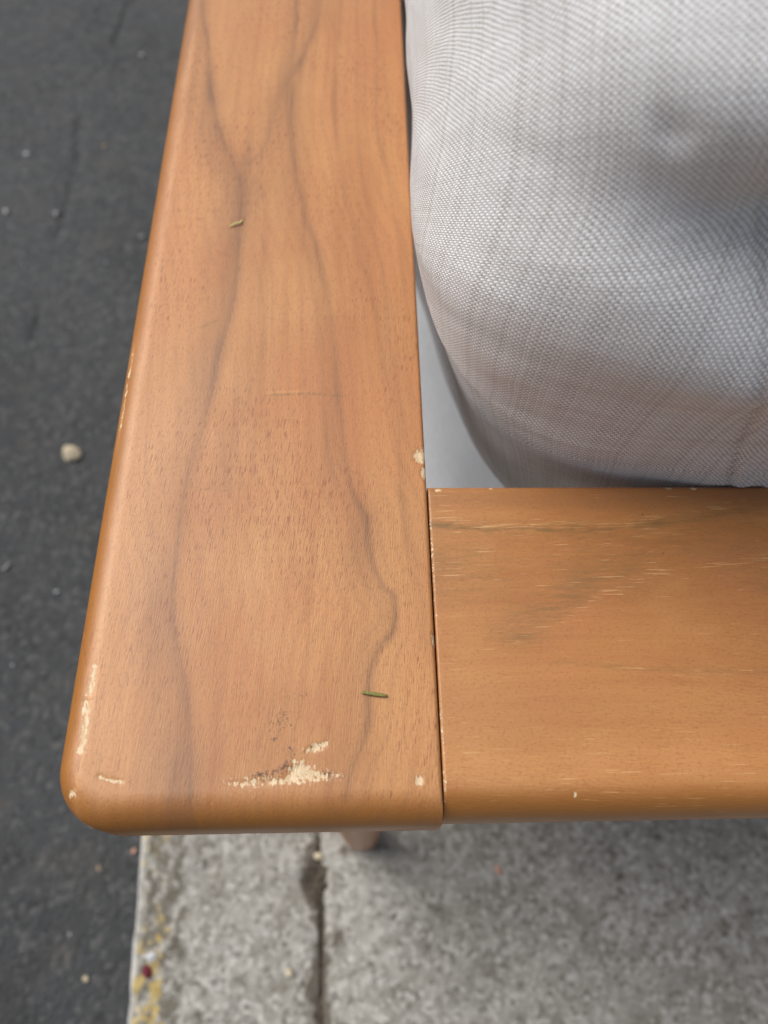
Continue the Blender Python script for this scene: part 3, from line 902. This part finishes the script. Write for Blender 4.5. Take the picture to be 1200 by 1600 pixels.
seat = cushion('seat_cushion', .290, .43, SZ + .045, .289, .29, .045, 0, .35, 9, seat_fn, nu=200, nv=260, mat=LINING)
tag(seat, 'flat pale grey seat cushion seen in the gap beside the armrest', 'cushion')


# ------------------------------------------------------------------ small things
def simple_mat(name, c1, c2, sc=300, rough=.8):
    t = NT(name); co = t.coord('Object'); n = t.noise(co, sc, 3, .6)
    return t.out(t.mix(t.ramp(n, .35, .65), c1, c2), rough, t.bump(n, .5, .0006), .4)


GREEN = simple_mat('grass_green', (.16, .15, .035), (.24, .22, .065), 900)
OLIVE = simple_mat('grass_pale', (.42, .40, .12), (.52, .48, .18), 900)


def clipping(name, pts, r, mat):
    """short flattened blade: a bent strip with thickness"""
    p = smooth_poly([q[:2] for q in pts], 6); zs = np.interp(np.linspace(0, 1, len(p)), np.linspace(0, 1, len(pts)), [q[2] for q in pts])
    V = []; n = 8
    for i in range(len(p)):
        tv = p[min(i + 1, len(p) - 1)] - p[max(i - 1, 0)]; tv = tv / np.linalg.norm(tv); nrm = np.array([-tv[1], tv[0]])
        k = i / (len(p) - 1); w = r * (.75 + .35 * math.sin(k * PI)) * (1 + .12 * math.sin(i * 2.1))
        for j in range(n):
            a = 2 * PI * j / n
            V.append((p[i][0] + nrm[0] * w * math.cos(a), p[i][1] + nrm[1] * w * math.cos(a), zs[i] + w * .55 * math.sin(a)))
    F = [tuple(f) for f in grid_faces(n, len(p), True).tolist()] + [tuple(range(n))[::-1], tuple(range(len(V) - n, len(V)))]
    return mesh_np(name, V, F, mat)


o = clipping('grass_clipping', [(-.0247, .0398, H + .0006), (-.0205, .0391, H + .0008), (-.0164, .0385, H + .0006)], .00055, GREEN)
tag(o, 'short straight green grass clipping near the chipped end of the armrest', 'grass clipping')
o = clipping('grass_clipping', [(-.0820, .2501, H + .0006), (-.0795, .2516, H + .0010), (-.0776, .2522, H + .0009), (-.0771, .2542, H + .0005)], .00040, OLIVE)
tag(o, 'small hooked yellow green grass clipping farther up the armrest', 'grass clipping')


def pebble(name, x, y, z, sx, sy, sz, mat, seed, rot=0.0):
    import bmesh
    bm = bmesh.new(); bmesh.ops.create_icosphere(bm, subdivisions=2, radius=1)
    r = random.Random(seed)
    planes = [(Vector((r.gauss(0, 1), r.gauss(0, 1), r.gauss(0, 1))).normalized(), r.uniform(.45, .8)) for _ in range(8)]
    for v in bm.verts:
        d = v.co.normalized(); k = 1.0
        for n, h in planes:
            q = d.dot(n)
            if q > .05: k = min(k, h / q)
        v.co = d * k
        v.co = Vector((v.co.x * sx, v.co.y * sy, v.co.z * sz))
    me = bpy.data.meshes.new(name); bm.to_mesh(me); bm.free(); me.materials.append(mat)
    ob = bpy.data.objects.new(name, me); COL.objects.link(ob)
    ob.location = (x, y, z + sz * .55); ob.rotation_euler = (0, 0, rot)
    return ob


BEIGE = simple_mat('beige_stone', (.46, .38, .25), (.58, .50, .36), 160)
WHITE = simple_mat('white_stone', (.40, .41, .42), (.55, .56, .57), 300)
GREYS = simple_mat('grey_stone', (.22, .225, .23), (.32, .32, .32), 300)
BROWN = simple_mat('brown_stone', (.24, .17, .10), (.33, .25, .16), 300)
PINK = simple_mat('pink_stone', (.46, .24, .17), (.52, .30, .22), 300)
RED = simple_mat('berry_skin', (.10, .008, .018), (.15, .014, .028), 300, .5)

Zr = ROAD_Z
stones = [
    (-.4189, .5477, .0125, .0105, .008, BEIGE, 'largest beige angular stone lying on the asphalt left of the armrest', 'stone'),
    (-.4043, .3438, .0048, .0044, .004, WHITE, 'round white pebble on the asphalt below the large beige stone', 'pebble'),
    (-.4342, 1.4479, .0075, .0075, .006, WHITE, 'white pebble on the asphalt near the top of the picture by the armrest', 'pebble'),
    (-.5976, 1.1619, .0075, .0075, .006, WHITE, 'white pebble at the left picture border beside the long crack', 'pebble'),
    (-.6037, 1.0193, .0080, .0080, .006, WHITE, 'bright white pebble in a cluster of pale grit at the left border', 'pebble'),
    (-.5216, 1.0160, .0060, .0110, .005, GREYS, 'elongated grey chip on the asphalt beside the crack', 'pebble'),
    (-.4653, 1.1847, .0075, .0065, .005, BROWN, 'tan brown pebble on the asphalt below the crack', 'pebble'),
    (-.3745, .9663, .0070, .0070, .005, GREYS, 'grey pebble half hidden at the outer edge of the armrest', 'pebble'),
    (-.4718, .3794, .0050, .0120, .004, GREYS, 'long pale grey splinter at the left border below the beige stone', 'pebble'),
    (-.2680, .0414, .0050, .0050, .004, PINK, 'pink pebble on the asphalt next to the kerb edge', 'pebble'),
    (-.3032, .0244, .0055, .0045, .004, BROWN, 'flat tan pebble on the asphalt below the rounded armrest corner', 'pebble'),
    (-.3009, -.0769, .0055, .0050, .004, BEIGE, 'small cream pebble on the asphalt at the bottom near the kerb', 'pebble'),
]
for i, (x, y, a, b, c, m, lab, cat) in enumerate(stones):
    k = 1.3 if cat == 'stone' else .66
    o = pebble('stone' if cat == 'stone' else 'pebble', x, y, Zr, a * k, b * k, c * k, m, 100 + i, i * .7)
    tag(o, lab, cat)
specks = [(-.5926, 1.1242), (-.512, .7449), (-.5286, .9965), (-.582, 1.0257), (-.5917, .9853), (-.5019, .6911), (-.4251, .9087),
          (-.6295, 1.1729), (-.3167, .0681), (-.3444, .0085), (-.3235, -.0366), (-.46, .62), (-.44, .25), (-.36, .14), (-.55, .90), (-.40, .70)]
for i, (x, y) in enumerate(specks[::2]):
    s = random.uniform(.0018, .0030)
    o = pebble('grit_grain', x, y, Zr, s * 1.2, s, s * .8, GREYS if i % 3 else WHITE, 300 + i, i)
    tag(o, 'tiny pale grain of grit on the dark asphalt', 'grit', 'tiny pale grains of grit on the asphalt')

kp = lambda u, v, z=0: KM @ Vector((u, v, z))
v = kp(.0165, -.0665); o = pebble('berry', v.x, v.y, -.001, .0062, .0075, .004, RED, 501, .3)
tag(o, 'dark red squashed berry on the yellow painted kerb edge', 'berry')
v = kp(.0185, -.055); o = pebble('pebble', v.x, v.y, -.0015, .0066, .005, .003, WHITE, 502, 1.0)
tag(o, 'white chip beside the dark red berry on the kerb', 'pebble')
v = kp(.170, .018); o = pebble('pebble', v.x, v.y, -.004, .0050, .0050, .004, BEIGE, 503, .5)
tag(o, 'cream pebble sitting in the dirty joint between kerb and pavement', 'pebble')
v = kp(.141, -.075); o = pebble('pebble', v.x, v.y, -.001, .0042, .0042, .003, BEIGE, 504, .5)
tag(o, 'cream pebble on the middle of the concrete kerb', 'pebble')
v = kp(.34, -.004); o = pebble('pebble', v.x, v.y, 0, .0035, .0055, .002, PINK, 505, .5)
tag(o, 'small pinkish chip on the grey pavement under the back rail', 'pebble')
